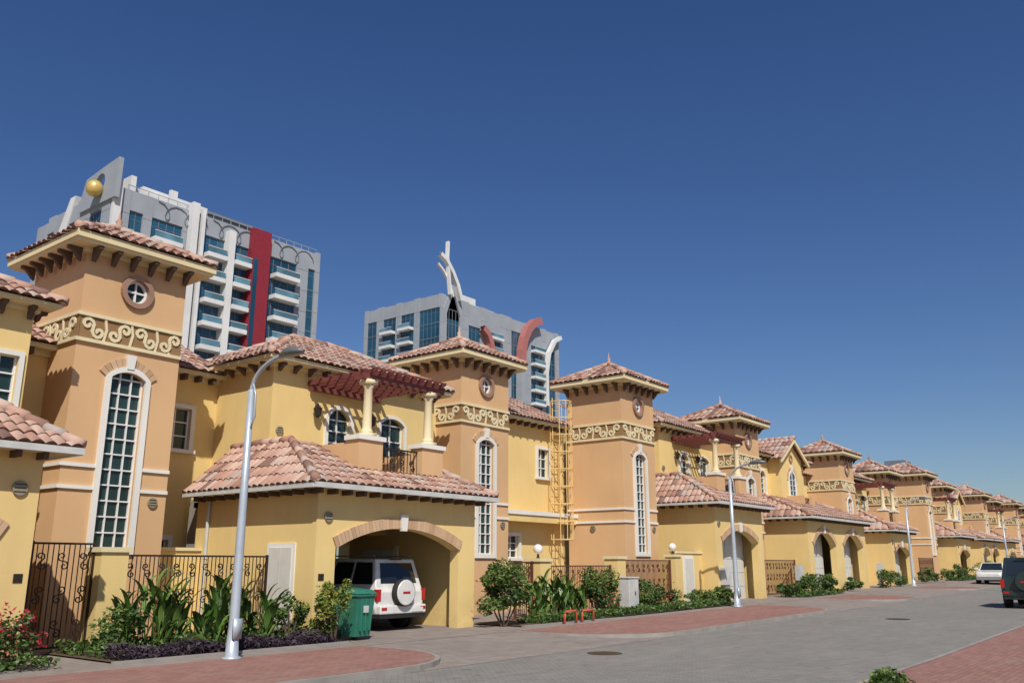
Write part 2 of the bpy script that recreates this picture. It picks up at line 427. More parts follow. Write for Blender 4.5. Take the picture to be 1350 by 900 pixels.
def garage(B,x0,x1,y0,y1,ze,ops,z0=0,closed=False,depth=5.5):
    F=Fr((x0,y0,0)); W=x1-x0; th=.3
    out=[(0,z0-.2)]
    for a,b,s,r in ops:
        ar=arch_pts(a-x0,b-x0,s,r,16)
        out+= [(a-x0,z0-.2)]+list(reversed(ar))+[(b-x0,z0-.2)]
    out+=[(W,z0-.2),(W,ze-.12),(0,ze-.12)]
    panel(B,'yellow_walls',F,out,[],-th,0)
    for a,b,s,r in ops:
        voussoir(B,F,a-x0,b-x0,s,r,.27,.05,True,None,.13)
        if closed:
            B.box('garage_door',a-.05,b+.05,y0+.75,y0+.8,z0-.1,s+r)
            for k in range(1,5):
                zz=z0+k*(s+r-z0)/5; B.box('gutter',a,b,y0+.735,y0+.76,zz-.012,zz+.012)
            for k in range(1,4):
                xx=a+(b-a)*k/4; B.box('gutter',xx-.012,xx+.012,y0+.73,y0+.76,z0,s+r)
    B.box('yellow_walls',x0,x0+.25,y0+th,y1,z0-.2,ze-.12)
    B.box('yellow_walls',x1-.25,x1,y0+th,y1,z0-.2,ze-.12)
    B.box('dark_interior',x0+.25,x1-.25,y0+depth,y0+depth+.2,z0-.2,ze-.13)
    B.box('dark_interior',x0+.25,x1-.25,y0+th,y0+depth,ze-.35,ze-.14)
def skirt_roof(B,x0,x1,y0,yb,ze,ix0,ix1,iy,zt,gap=None,gy=None,lod=1):
    w,l=.235*lod,.40*lod; o=.45
    ex0,ex1,ey=x0-o,x1+o,y0-o
    k=(zt-ze)/(iy-ey)
    if gap:
        g0,g1=gap
        tiles(B,[(ex0,ey,ze),(g0,ey,ze),(g0,iy,zt),(ix0,iy,zt)],w,l)
        tiles(B,[(g0,ey,ze),(g1,ey,ze),(g1,gy,ze+k*(gy-ey)),(g0,gy,ze+k*(gy-ey))],w,l)
        tiles(B,[(g1,ey,ze),(ex1,ey,ze),(ix1,iy,zt),(g1,iy,zt)],w,l)
    else:
        tiles(B,[(ex0,ey,ze),(ex1,ey,ze),(ix1,iy,zt),(ix0,iy,zt)],w,l)
    tiles(B,[(ex0,yb,ze),(ex0,ey,ze),(ix0,iy,zt),(ix0,yb,zt)],w,l)
    tiles(B,[(ex1,ey,ze),(ex1,yb,ze),(ix1,yb,zt),(ix1,iy,zt)],w,l)
    ridge(B,(ex0,ey,ze),(ix0,iy,zt)); ridge(B,(ex1,ey,ze),(ix1,iy,zt))
    ridge(B,(ix0,iy,zt),(ix0,yb,zt))
    B.box('pale_trim',ex0+.05,ex1-.05,ey+.05,yb,ze-.12,ze-.02)
    B.box('gutter',ex0-.03,ex1+.03,ey-.05,ey+.05,ze-.13,ze-.01)
    B.box('gutter',ex0-.05,ex0+.05,ey+.05,yb,ze-.13,ze-.012)
    B.box('gutter',ex1-.05,ex1+.05,ey+.05,yb,ze-.13,ze-.012)
    for i in range(int((ex1-ex0)/.45)):
        xx=ex0+.3+i*.45
        if xx<x1+.3: B.box('brackets',xx-.04,xx+.04,y0-.32,y0,ze-.24,ze-.12)
    for i in range(int((yb-ey)/.45)):
        yy=ey+.55+i*.45
        if yy<yb: B.box('brackets',x0-.32,x0,yy-.04,yy+.04,ze-.24,ze-.12)
def pergola(B,x0,x1,y0,y1,z):
    B.box('pergola',x0-.25,x1+.25,y0+.05,y0+.15,z,z+.15)
    B.box('pergola',x0-.25,x1+.25,y0+.3,y0+.4,z,z+.15)
    B.box('pergola',x0,x1,y1-.2,y1-.1,z,z+.15)
    n=int((x1-x0)/.27)
    for i in range(n+1):
        x=x0+(x1-x0)*i/n
        F=Fr((x,y1,0),'left'); L=y1-y0
        pr=[(0.02,z+.15),(L+.0,z+.15),(L+.2,z+.22),(L+.22,z+.28),(.02,z+.28)]
        panel(B,'pergola',F,pr,[],-.03,.03)
    for j in range(7):
        y=y0-.1+(y1-y0)*j/6.2; B.box('pergola',x0-.15,x1+.15,y-.022,y+.022,z+.28,z+.32)
def column(B,x,y,z0,z1,r=.125):
    B.box('columns',x-r*1.5,x+r*1.5,y-r*1.5,y+r*1.5,z0,z0+.09)
    B.lathe('columns',(x,y,z0+.09),[(r*1.35,0),(r*1.35,.05),(r*1.05,.1),(r,.14),(r*.9,(z1-z0)-.33),(r*1.2,(z1-z0)-.27),(r*1.2,(z1-z0)-.23)],18)
    B.box('columns',x-r*1.4,x+r*1.4,y-r*1.4,y+r*1.4,z1-.13,z1)
def railing(B,F,u0,u1,v0,v1,part='ironwork',sp=.1,sc=True,n0=-.015,n1=.015):
    fbox(B,part,F,u0,u1,v1-.04,v1,n0-.01,n1+.01); fbox(B,part,F,u0,u1,v0,v0+.035,n0-.008,n1+.008)
    n=int((u1-u0)/sp)
    for i in range(n+1):
        u=u0+(u1-u0)*i/n; fbox(B,part,F,u-.008,u+.008,v0+.036,v1-.041,-.008,.008)
    if sc:
        H=v1-v0; rows=1 if H<1 else 3; hh=(H-.08)/rows; st=min(.36,hh*.9); m=max(1,int((u1-u0)/st)); st=(u1-u0)/m
        for i in range(m):
            for j in range(rows):
                cx=u0+st*(i+.5); cy=v0+.04+hh*(j+.5)
                ribbon(B,part,F,scroll(cx,cy,min(st,hh)*.23,math.pi/2+(.3 if i%2 else -.3),1 if (i+j)%2 else -1,1.2,9),.02,-.012,.014)
def villaA(name,x0,x1,y0,dz,z0,uy,ux1,lod=1,closed=False,arch=None,builder=None,door=True):
    B=builder or Bld(name)
    ze=3.5+dz; W=x1-x0
    a=arch or (x0+.6,x1-.68,2.03+dz*.75,.51)
    garage(B,x0,x1,y0,uy+1.6,ze,[a],z0,closed)
    ix0=x0+.95; iy=uy-.95; zt=ze+1.3
    g0,g1=x0+1.75,x0+4.95
    skirt_roof(B,x0,x1,y0,uy+1.6,ze,ix0,x1-.7,iy,zt,(g0,g1),y0+.62,lod)
    B.box('yellow_walls',ix0+.02,g0,iy+.02,uy,ze,zt-.03)
    B.box('yellow_walls',g1,x1-.72,iy+.02,uy,ze,zt-.03)
    by=y0+.62
    B.box('plot_paving',g0,g1,by,uy,ze+.02,ze+.32)
    for (p,q) in ((g0+.0,g0+.85),(g1-.85,g1)):
        B.box('tan_walls',p,q,by,by+.45,ze-.02,ze+1.3)
        B.box('white_trim',p-.06,q+.06,by-.06,by+.51,ze+1.3,ze+1.42)
    B.box('tan_walls',g0,g0+.2,by+.45,uy,ze,ze+1.25); B.box('tan_walls',g1-.2,g1,by+.45,uy,ze,ze+1.25)
    railing(B,Fr((g0+.85,by+.2,0)),0,g1-g0-1.7,ze+.36,ze+1.2,'ironwork',.12)
    c1,c2=g0+.45,g1-.42
    pz=6.44+dz
    column(B,c1,by+.22,ze+1.42,pz); column(B,c2,by+.22,ze+1.42,pz)
    pergola(B,c1-.05,c2+.3,by+.05,uy,pz)
    ux0=x0+.95; ue=7.2+dz
    d=.25; F=Fr((ux0,uy,0)); UW=ux1-ux0
    B.box('yellow_walls',ux0,ux1,uy+d,uy+4.6,z0+2.5,ue-.1)
    w1=(c1-ux0)+1.15; wd=w1+1.75
    hs=[hole(w1-.42,w1+.42,4.75+dz,5.75+dz,.3)]
    hs2=[hole(wd-.1,wd+.9,ze+.35,5.85+dz,.2)]
    panel(B,'yellow_walls',F,[(0,z0+2.5),(UW,z0+2.5),(UW,ue-.1),(0,ue-.1)],hs+hs2,-d,0)
    window(B,F,w1-.42,w1+.42,4.75+dz,5.75+dz,.3,2,3,fw=.12)
    window(B,F,wd-.1,wd+.9,ze+.35,5.85+dz,.2,2,4,fw=.1,sill=False)
    for u in (w1-.95,w1+1.15): lantern(B,F,u,5.95+dz)
    vent(B,F,.3,3.9+dz+1.3)
    eave(B,ux0,ux1,uy,uy+4.6,ue,th=.16,ov=.44,bsp=.5,bh=.16)
    hip(B,ux0-.46,ux1+.46,uy-.46,uy+5.06,ue,.50,lod)
    if door:
        FL=Fr((x0,y0+1.75,0),'left')
        fbox(B,'white_trim',FL,0,1.05,z0,2.15+z0,0,.03)
        fbox(B,'garage_door',FL,.1,.95,z0,2.05+z0,.03,.05)
        fbox(B,'gutter',FL,.51,.53,z0,2.05+z0,.048,.056)
    vent(B,Fr((x0,y0,0)),.32,2.75+dz*.8)
    return B
def villaB(name,x0,x1,y0,dz,z0,uy,lod=1):
    B=Bld(name); ze=3.5+dz; W=x1-x0; m=(x0+x1)/2
    garage(B,x0,x1,y0,uy+1.6,ze,[(x0+.7,m-.7,2.15+dz*.8,.7),(m+.7,x1-.7,2.15+dz*.8,.7)],z0,True)
    skirt_roof(B,x0,x1,y0,uy+1.6,ze,x0+.9,x1-.9,uy-.6,ze+1.2,None,None,lod)
    ux0,ux1=x0+.9,x1-.9; ue=7.1+dz; F=Fr((ux0,uy,0)); UW=ux1-ux0; d=.25
    B.box('yellow_walls',ux0,ux1,uy+d,uy+5,z0+2.5,ue-.1)
    ws=[UW*.16,UW*.5,UW*.84]; hs=[hole(w-.4,w+.4,4.9+dz,5.8+dz,.4) for w in ws]
    panel(B,'yellow_walls',F,[(0,z0+2.5),(UW,z0+2.5),(UW,ue-.1),(0,ue-.1)],hs,-d,0)
    for w in ws: window(B,F,w-.4,w+.4,4.9+dz,5.8+dz,.4,2,3)
    eave(B,ux0,ux1,uy,uy+5,ue,ov=.42)
    hip(B,ux0-.46,ux1+.46,uy-.46,uy+5.46,ue,.5,lod)
    g0,g1=m-1.7,m+1.7; gy=uy-.7; gp=ue+1.05
    panel(B,'yellow_walls',Fr((0,gy,0)),[(g0,ze+.4),(g1,ze+.4),(g1,ue),(m,gp),(g0,ue)],[],-.7,0)
    window(B,Fr((0,gy,0)),m-.45,m+.45,4.9+dz,5.8+dz,.45,2,3,flush=True,brick=True)
    panel(B,'round_ring',Fr((0,gy,0)),circle((m,ue-.05),.25,14),[circle((m,ue-.05),.15,14)],0,.06)
    for sgn in (-1,1):
        ex=m+sgn*2.15; ez=gp+.08-2.15*.62
        q=[(ex,gy-.35,ez),(ex,uy+2.2,ez),(m,uy+2.2,gp+.08),(m,gy-.35,gp+.08)]
        tiles(B,q,.235*lod,.4*lod)
        B.add('pale_trim',[(ex,gy-.35,ez-.02),(m,gy-.35,gp+.06),(m,gy-.35,gp-.16),(ex,gy-.35,ez-.24),(ex,gy-.25,ez-.02),(m,gy-.25,gp+.06),(m,gy-.25,gp-.16),(ex,gy-.25,ez-.24)],[(0,1,2,3),(4,7,6,5),(0,4,5,1),(3,2,6,7),(0,3,7,4)])
    ridge(B,(m,gy-.38,gp+.08),(m,uy+2.2,gp+.08))
    B.box('tan_walls',m-1.0,m-.6,gy-.9,gy,ze+.3,ze+1.35);B.box('tan_walls',m+.6,m+1.0,gy-.9,gy,ze+.3,ze+1.35)
    railing(B,Fr((m-.6,gy-.7,0)),0,1.2,ze+.4,ze+1.25,'ironwork',.12)
    return B
def wing(B,x0,x1,y0,y1,ze,z0,lod=1,wins=(),roof='front'):
    F=Fr((x0,y0,0)); W=x1-x0; hs=[hole(a,b,c,d,r) for a,b,c,d,r in wins]
    B.box('yellow_walls',x0,x1,y0+.25,y1,z0-.3,ze-.1)
    panel(B,'yellow_walls',F,[(0,z0-.3),(W,z0-.3),(W,ze-.1),(0,ze-.1)],hs,-.25,0)
    for a,b,c,d,r in wins: window(B,F,a,b,c,d,r,2,3)
    B.box('pale_trim',x0,x1,y0-.42,y0,ze-.12,ze-.01)
    B.box('pale_trim',x0,x1,y0-.09,y0,ze-.24,ze-.12)
    n=int(W/.45)
    for i in range(n):
        xx=x0+.25+i*.45; B.box('brackets',xx-.05,xx+.05,y0-.36,y0-.09,ze-.28,ze-.12)
    tiles(B,[(x0-.02,y0-.46,ze),(x1+.02,y0-.46,ze),(x1+.02,y0+2.6,ze+1.5),(x0-.02,y0+2.6,ze+1.5)],.235*lod,.4*lod)
def downpipe(B,x,y,z0,z1):
    B.tube('gutter',[(x,y,z1),(x,y,z0)],.045,8)
    z=z0+.4
    while z<z1: B.tube('gutter',[(x,y,z),(x,y,z+.05)],.06,8); z+=1.4
SM=('roof_tiles','columns','gold','globe')
# ---------------------------------------------------------------- build the row
B=Bld('mediterranean_villa')
garage(B,1.4,7.2,16.3,20.5,3.7,[(2.1,6.62,2.1,.6)],0,True)
skirt_roof(B,1.4,7.2,16.3,20.5,3.7,2.6,6.0,18.4,5.1)
F=Fr((1.8,19.0,0)); panel(B,'yellow_walls',F,[(0,2.5),(6.0,2.5),(6.0,6.95),(0,6.95)],[hole(5.15,5.82,4.75,5.85,0),hole(2,3,4.75,5.95,0)],-.25,0)
B.box('yellow_walls',1.8,7.8,19.25,23.5,2.5,6.95)
window(B,F,5.15,5.82,4.75,5.85,0,2,3,fw=.1); window(B,F,2,3,4.75,5.95,0,2,3)
B.box('yellow_walls',6.8,7.8,19.25,23.5,-.2,2.5)
eave(B,1.8,7.8,19.0,23.5,7.05,ov=.4,sides=('front','right')); hip(B,1.36,8.24,18.56,23.94,7.05,.5)
wing(B,7.8,9.03,20.9,24,6.6,0)
vent(B,Fr((1.4,16.3,0)),5.45,2.95,.13)
B.box('lantern',6.95,7.1,16.285,16.3,1.35,1.5)
B.finish(SM)
B=villaA('mediterranean_villa',13.5,19.15,16.3,0,0,19.6,20.9,1,False,arch=(14.1,18.47,2.03,.51))
tower(B,9.03,11.6,19.6,22.2,9.05)
wing(B,11.6,14.45,22.2,25,6.95,0,wins=[(1.2,2.05,4.75,5.9,0),(1.0,1.7,1.6,2.3,0)])
downpipe(B,13.44,20.6,0,3.35)
B.box('garage_door',18.86,18.9,19.2,20.6,0,2.1); B.box('gutter',18.85,18.86,19.88,19.92,0,2.1)
B.box('white_trim',18.87,18.9,19.05,19.2,0,2.2)
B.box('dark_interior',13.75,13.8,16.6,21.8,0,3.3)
B.box('lantern',13.62,13.78,16.285,16.3,1.3,1.45)
B.finish(SM)
B=Bld('mediterranean_villa')
B.box('yellow_walls',20.9,22.25,20.75,24,-.2,7.0)
tower(B,22.25,24.87,19.6,22.2,8.85)
wing(B,24.87,29.7,20.5,24,7.15,0,wins=[(3.0,3.7,5.0,6.1,0),(1.0,1.75,1.9,2.7,0)])
downpipe(B,25.15,20.42,3.6,6.9)
B.box('yellow_walls',24.87,29.7,19.9,20.5,3.2,3.55)
B.box('white_trim',24.87,29.7,19.85,19.9,3.45,3.6)
tower(B,29.7,32.3,17.7,20.3,8.95,.1)
B=villaA('',34.7,39.7,16.3,.75,.15,19.3,41.3,1,True,builder=B,door=False)
B.box('yellow_walls',32.3,35.65,20.3,24,-.1,7.4)
tiles(B,[(32.2,19.9,7.4),(35.65,19.9,7.4),(35.65,22.5,8.7),(32.2,22.5,8.7)])
B.finish(SM)
B=Bld('mediterranean_villa'); tower(B,41.3,44.1,18.0,20.7,8.85,.2,1.2)
B.merge(villaB('',45.6,55.2,16.3,.6,.28,19.4,1.3))
B.box('yellow_walls',44.1,46.5,20,24,0,7.5)
tower(B,57.6,60.4,18.2,20.9,8.75,.34,1.5)
B.box('yellow_walls',54.3,57.6,20.4,24,0,7.3)
tiles(B,[(54.2,20,7.3),(57.6,20,7.3),(57.6,22.5,8.5),(54.2,22.5,8.5)],.35,.6)
B.finish(SM)
x=60.6; seq=[('A',0),('T',2.0),('w',1.6),('T',0),('A',.8),('T',1.0),('B',.6),('T',1.2),('A',.4),('T',1.4),('w',2),('T',.2),('A',.6),('T',1),('B',.5),('T',1.0),('A',1),('T',1),('A',1),('T',1),('B',1),('T',1)]
cur=None
for i,(k,gap) in enumerate(seq):
    x+=gap; z=gz(x); lod=1.8 if x<90 else 2.6
    if cur is None: cur=Bld('mediterranean_villa')
    if k=='A':
        cur=villaA('',x,x+5,16.3,.2+z*.5,z,19.3,x+6.2,lod,True,builder=cur,door=False); x+=5.2
        cur.box('yellow_walls',x-1,x+2.2,20.2,24,0,7.0)
    elif k=='T':
        tower(cur,x,x+2.7,18.2-(.6 if i%4==3 else 0),20.9,8.3+z*.35+R.uniform(-.15,.15)+(.45 if i==3 else 0),z,lod); x+=2.7
        if i%2: cur.finish(SM); cur=None
    elif k=='w':
        wing(cur,x,x+4,20.3,24,6.9+z*.4,z,lod); x+=4
    elif k=='B':
        cur.merge(villaB('',x,x+8.6,16.3,.2+z*.4,z,19.4,lod)); x+=8.8
if cur: cur.finish(SM)
# ---------------------------------------------------------------- boundary walls, gates, fences
def fence(name,x0,x1,y,z0,h,part='ironwork',sp=.11,base=.0):
    B=Bld(name,(x0,y,z0)); railing(B,Fr((0,0,0)),0,x1-x0,.08+base,h,part,sp)
    for u in (0,x1-x0): B.box(part,u-.03,u+.03,-.03,.03,0,h+.02)
    B.finish()
def pillar(x0,x1,y,z0,h,globe=False):
    B=Bld('gate_pillar',((x0+x1)/2,y,z0)); w=(x1-x0)/2
    B.box('yellow_walls',-w,w,-w,w,-.1,h-.1); B.box('pale_trim',-w-.05,w+.05,-w-.05,w+.05,h-.1,h)
    if globe:
        B.lathe('lantern',(0,0,h),[(.06,0),(.04,.06),(.03,.14)],8)
        B.lathe('globe',(0,0,h+.13),[(.04,0),(.12,.05),(.155,.14),(.14,.22),(.08,.29),(.01,.31)],14)
    B.finish(SM)
fence('wrought_iron_gate',7.95,9.2,18,0,2.08,'ironwork',.1)
pillar(9.2,9.78,18,0,2.0)
fence('wrought_iron_fence',9.82,13.45,18,0,1.86,'ironwork',.1)
B=Bld('garden_wall'); B.box('yellow_walls',9.9,13.5,20.9,21.1,0,2.0); B.box('pale_trim',9.86,13.5,20.85,21.15,2.0,2.08); B.finish()
fence('wrought_iron_gate',21.9,22.8,17,0,1.75,'ironwork_red',.1)
pillar(22.82,23.4,17,0,1.85,True); fence('wrought_iron_fence',23.45,27.45,17,.03,1.6,'ironwork_red',.1)
pillar(27.5,28.05,17,.05,1.9); fence('wrought_iron_fence',28.1,31.9,17,.08,1.75,'ironwork_red',.09)
pillar(31.95,32.4,17,.1,1.95,True)
B=Bld('boundary_wall'); B.box('yellow_walls',32.4,34.7,17.0,17.2,0,2.1); B.box('pale_trim',32.38,34.7,16.95,17.25,2.1,2.18)
B.box('white_trim',33.0,33.9,16.96,17.0,.15,2.0);B.box('garage_door',33.1,33.8,16.94,16.96,.15,1.9); B.finish()
B=Bld('utility_cabinet',(27.0,16.0,.05)); B.box('utility_box',-.32,.32,-.2,.2,0,1.15); B.box('utility_box',-.35,.35,-.23,.23,1.15,1.2); B.box('gutter',-.005,.005,-.206,-.2,.1,1.1);B.box('lantern',.06,.1,-.215,-.2,.6,.72); B.finish(bevel={'utility_box':.015})
for xx in (35.0,43.5,57.0):
    B=Bld('meter_cabinet',(xx+.2,16.2,gz(xx))); B.box('utility_box',-.3,.3,-.14,.1,.7,1.4); B.box('gutter',-.004,.004,-.146,-.14,.74,1.36); B.box('concrete',-.2,.2,-.1,.1,0,.7); B.finish()
for a,b in ((55.3,57.5),(66,68.5)):
    B=Bld('boundary_wall'); B.box('yellow_walls',a,b,17,17.2,0,2.3); B.box('pale_trim',a,b,16.95,17.25,2.3,2.38); B.finish()
for a,b in ((40.0,45.3),(70,74),(82,86),(96,99)):
    fence('wrought_iron_fence',a,b,17,gz(a),1.7,'ironwork_red',.12)
# ---------------------------------------------------------------- caged ladder
B=Bld('caged_access_ladder',(28.75,20.0,0))
for xx in (-.25,.25): B.tube('yellow_steel',[(xx,.2,2.1),(xx,.2,8.2)],.025,6)
z=2.3
while z<8.1: B.tube('yellow_steel',[(-.25,.2,z),(.25,.2,z)],.015,5); z+=.3
hoop=[(.40*math.cos(t),.2-.70*abs(math.sin(t))**.8,) for t in [math.pi*k/12 for k in range(13)]]
z=2.6
while z<8.3:
    B.tube('yellow_steel',[(a,b,z) for a,b in hoop],.025,5); z+=.68
for k in (0,2,4,6,8,10,12): B.tube('yellow_steel',[(hoop[k][0],hoop[k][1],2.6),(hoop[k][0],hoop[k][1],8.05)],.018,5)
B.finish()
# ---------------------------------------------------------------- street lamps
def street_lamp(x,y,z,h=4.95):
    B=Bld('street_lamp',(x,y,z))
    B.lathe('pole',(0,0,0),[(.19,0),(.19,.03),(.12,.05),(.1,.5),(.095,.55),(.075,h*.55),(.06,h)],12)
    pts=[]
    for k in range(11):
        t=k/10*math.pi/2*.95
        pts.append((0,-1.05*(1-math.cos(t)),h+.62*math.sin(t)*.95-.02))
    B.tube('pole',[(0,0,h-.05)]+pts,.04,8)
    B.tube('pole',[(0,-.06,h-.75),(0,-.16,h-.55),(0,-.14,h-.1),(0,-.05,h+.12)],.02,6)
    hx=-1.05
    vs=[];n=8
    for k in range(n+1):
        t=k/n; y=hx+.18-.65*t; w=.02+.14*math.sin(math.pi*min(1,t*.9+.08))**.7; hh=.10*math.sin(math.pi*min(1,t*.85+.12))
        zc=h+.56+.02*t
        vs+=[(-w,y,zc),(-w*.6,y,zc+hh),(w*.6,y,zc+hh),(w,y,zc),(w*.6,y,zc-.05),(-w*.6,y,zc-.05)]
    fs=[(i*6+j,i*6+(j+1)%6,(i+1)*6+(j+1)%6,(i+1)*6+j) for i in range(n) for j in range(6)]+[(5,4,3,2,1,0),tuple(n*6+j for j in range(6))]
    B.add('lamp_head',vs,fs); B.box('pole',-.09,.09,-.13,-.09,.35,.7)
    B.finish(('pole','lamp_head'))
for (a,b,h) in ((10.05,14.3,4.95),(32.2,14.4,4.75),(60.3,15.1,4.8),(92,14.8,4.6)): street_lamp(a,b,gz(a),h)
# ---------------------------------------------------------------- ground, road, pavements
def strip(name,part,x0,x1,y0,y1,dz0,dz1=None):
    dz1=dz0 if dz1 is None else dz1
    xs=sorted({x0,x1}|{v for v in (18.,135.7) if x0<v<x1})
    vs=[];fs=[]
    for x in xs: vs+=[(x,y0,gz(x)+dz0),(x,y1,gz(x)+dz1)]
    for i in range(len(xs)-1): fs.append((2*i,2*i+2,2*i+3,2*i+1))
    me=bpy.data.meshes.new(name); me.from_pydata(vs,[],fs); me.materials.append(M[part])
    ob=bpy.data.objects.new(name,me); scene.collection.objects.link(ob); return ob
strip('ground','sand',-600,3000,-1500,2500,-.112)
strip('road','asphalt_grey',-60,400,4.35,10.9,-.1)
strip('driveway_apron','plot_paving',-60,400,10.9,14.4,-.096,-.004)
strip('plot_paving','plot_paving',-60,400,14.4,60,0)
def pav(name,part,poly,dz,depth=.12):
    P=[V((a,b,0)) for a,b in poly]; tr=tessellate_polygon([P]); n=len(poly)
    vs=[(a,b,gz(a)+dz) for a,b in poly]+[(a,b,gz(a)+dz-depth) for a,b in poly]
    fs=[tuple(t) for t in tr]+[(i,(i+1)%n,n+(i+1)%n,n+i) for i in range(n)]
    me=bpy.data.meshes.new(name); me.from_pydata(vs,[],fs); me.materials.append(M[part])
    ob=bpy.data.objects.new(name,me); scene.collection.objects.link(ob); return ob
def rounded(x0,x1,y0,y1,r,left=True,right=True,n=8):
    p=[]
    if left:
        for k in range(n+1):
            t=math.pi/2*k/n; p.append((x0+r-r*math.cos(t),y0+r-r*math.sin(t)) )
        p[0]=(x0,y0+r)
    else: p.append((x0,y0))
    if right:
        for k in range(n+1):
            t=math.pi/2*k/n; p.append((x1-r+r*math.sin(t),y0+r-r*math.cos(t)))
    else: p.append((x1,y0))
    return p+[(x1,y1),(x0,y1)]
segs=[(-60,13.4,False),(18.6,33.9,True),(40.6,45.4,True),(56,60.3,True),(74,80,True),(85,94,True),(100,120,True)]
for a,b,l in segs:
    out=rounded(a,b,10.9,14.4,2.4 if b-a>6 else 1.8,l,True)
    inn=rounded(a+(.1 if l else 0),b-.1,11.0,14.4,2.3 if b-a>6 else 1.7,l,True)
    pav('kerb','concrete',out,0.0,.12); pav('pavement','red_pavers',inn,.004,.01)
strip('pavement','red_pavers',-60,400,-8,4.25,.0)
def kerbline(y0,y1,x0,x1):
    vs=[];fs=[];xs=[x0,18,135.7,x1]
    for x in xs:
        z=gz(x); vs+=[(x,y0,z+.004),(x,y1,z+.004),(x,y1,z-.13)]
    for i in range(len(xs)-1):
        o=i*3; fs+=[(o,o+3,o+4,o+1),(o+1,o+4,o+5,o+2)]
    me=bpy.data.meshes.new('kerb'); me.from_pydata(vs,[],fs); me.materials.append(M['concrete'])
    ob=bpy.data.objects.new('kerb',me); scene.collection.objects.link(ob)
kerbline(4.25,4.35,-60,400)
B=Bld('manhole_cover',(16.0,10.1,-.097)); B.lathe('lantern',(0,0,0),[(.36,0),(.36,.006),(.32,.007)],24); B.finish()
B=Bld('manhole_cover',(30.0,8.1,gz(30)-.097)); B.lathe('lantern',(0,0,0),[(.36,0),(.36,.006),(.32,.007)],24); B.finish()
def bed(x0,x1,y0,y1):
    z=gz(x0); B=Bld('planting_bed')
    B.add('soil',[(x0,y0,gz(x0)+.03),(x1,y0,gz(x1)+.03),(x1,y1,gz(x1)+.03),(x0,y1,gz(x0)+.03)],[(0,1,2,3)])
    B.box('concrete',x0-.08,x1+.08,y0-.1,y0,min(z,gz(x1))-.05,gz(x0)+.05); B.finish()
bed(8.3,13.4,15.1,17.9); bed(19.7,33.6,15.0,16.9)
# ---------------------------------------------------------------- plants
def leafmass(B,part,c,rad,n,size,clumps=9,rr=None,flat=1.0):
    c=V(c); cs=[]
    for _ in range(clumps):
        d=V((R.gauss(0,1),R.gauss(0,1),R.gauss(0,1))).normalized(); k=R.uniform(.45,.9)
        cs.append((c+V((d.x*rad[0],d.y*rad[1],d.z*rad[2]))*k,R.uniform(.25,.52),R.uniform(-.3,.3)))
    d_=B.p.setdefault(part,[[],[],[],False])
    for _ in range(n):
        cc,k,tone=R.choice(cs)
        d=V((R.gauss(0,1),R.gauss(0,1),R.gauss(0,1))).normalized()*(R.random()**.4)*k
        p=cc+V((d.x*rad[0],d.y*rad[1],d.z*rad[2]))
        if p.z<c.z-rad[2]: continue
        a=V((R.gauss(0,1),R.gauss(0,1),R.gauss(0,.6))).normalized(); b=a.cross(V((R.gauss(0,1),R.gauss(0,1),R.gauss(0,1)))).normalized()
        s=size*R.uniform(.6,1.3); o=len(d_[0])
        nn=a.cross(b)
        d_[0].extend([tuple(p-a*s),tuple(p+b*s*.45+nn*s*.1),tuple(p+a*s),tuple(p-b*s*.45+nn*s*.1)])
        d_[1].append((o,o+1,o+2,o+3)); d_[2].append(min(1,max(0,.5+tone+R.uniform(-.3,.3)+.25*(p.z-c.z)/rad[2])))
def bush(name,x,y,rad,h,n,size,part='leaves',extra=None,clumps=12,stem=.0):
    z=gz(x); B=Bld(name,(x,y,z))
    if stem>0:
        for k in range(5):
            a=2*math.pi*k/5; B.tube('bark',[(0.05*math.cos(a),.05*math.sin(a),0),(rad*.3*math.cos(a),rad*.3*math.sin(a),stem),(rad*.6*math.cos(a),rad*.6*math.sin(a),stem+.5*(h-stem))],.035,5,True,.012)
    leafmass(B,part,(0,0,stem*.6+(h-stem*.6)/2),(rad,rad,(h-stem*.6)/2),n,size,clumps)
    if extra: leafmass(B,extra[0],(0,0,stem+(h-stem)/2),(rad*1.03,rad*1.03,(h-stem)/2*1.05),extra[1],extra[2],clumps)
    B.finish()
def strip_plants(name,x0,x1,y0,y1,h,n,size,part):
    B=Bld(name); d=B.p.setdefault(part,[[],[],[],False])
    for _ in range(n):
        x=R.uniform(x0,x1);y=R.uniform(y0,y1)
        bumpy=.6+.4*math.sin(x*3.1+y*2)*math.cos(y*4.3-x*1.3)
        z=gz(x)+.03+R.random()**.6*h*bumpy
        a=V((R.gauss(0,1),R.gauss(0,1),R.gauss(0,.8))).normalized(); b=a.cross(V((R.gauss(0,1),R.gauss(0,1),R.gauss(0,1)))).normalized()
        s=size*R.uniform(.6,1.3);o=len(d[0]);p=V((x,y,z))
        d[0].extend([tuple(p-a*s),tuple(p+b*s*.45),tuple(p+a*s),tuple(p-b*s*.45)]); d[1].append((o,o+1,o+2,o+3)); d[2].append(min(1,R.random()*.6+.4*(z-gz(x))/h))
    B.finish()
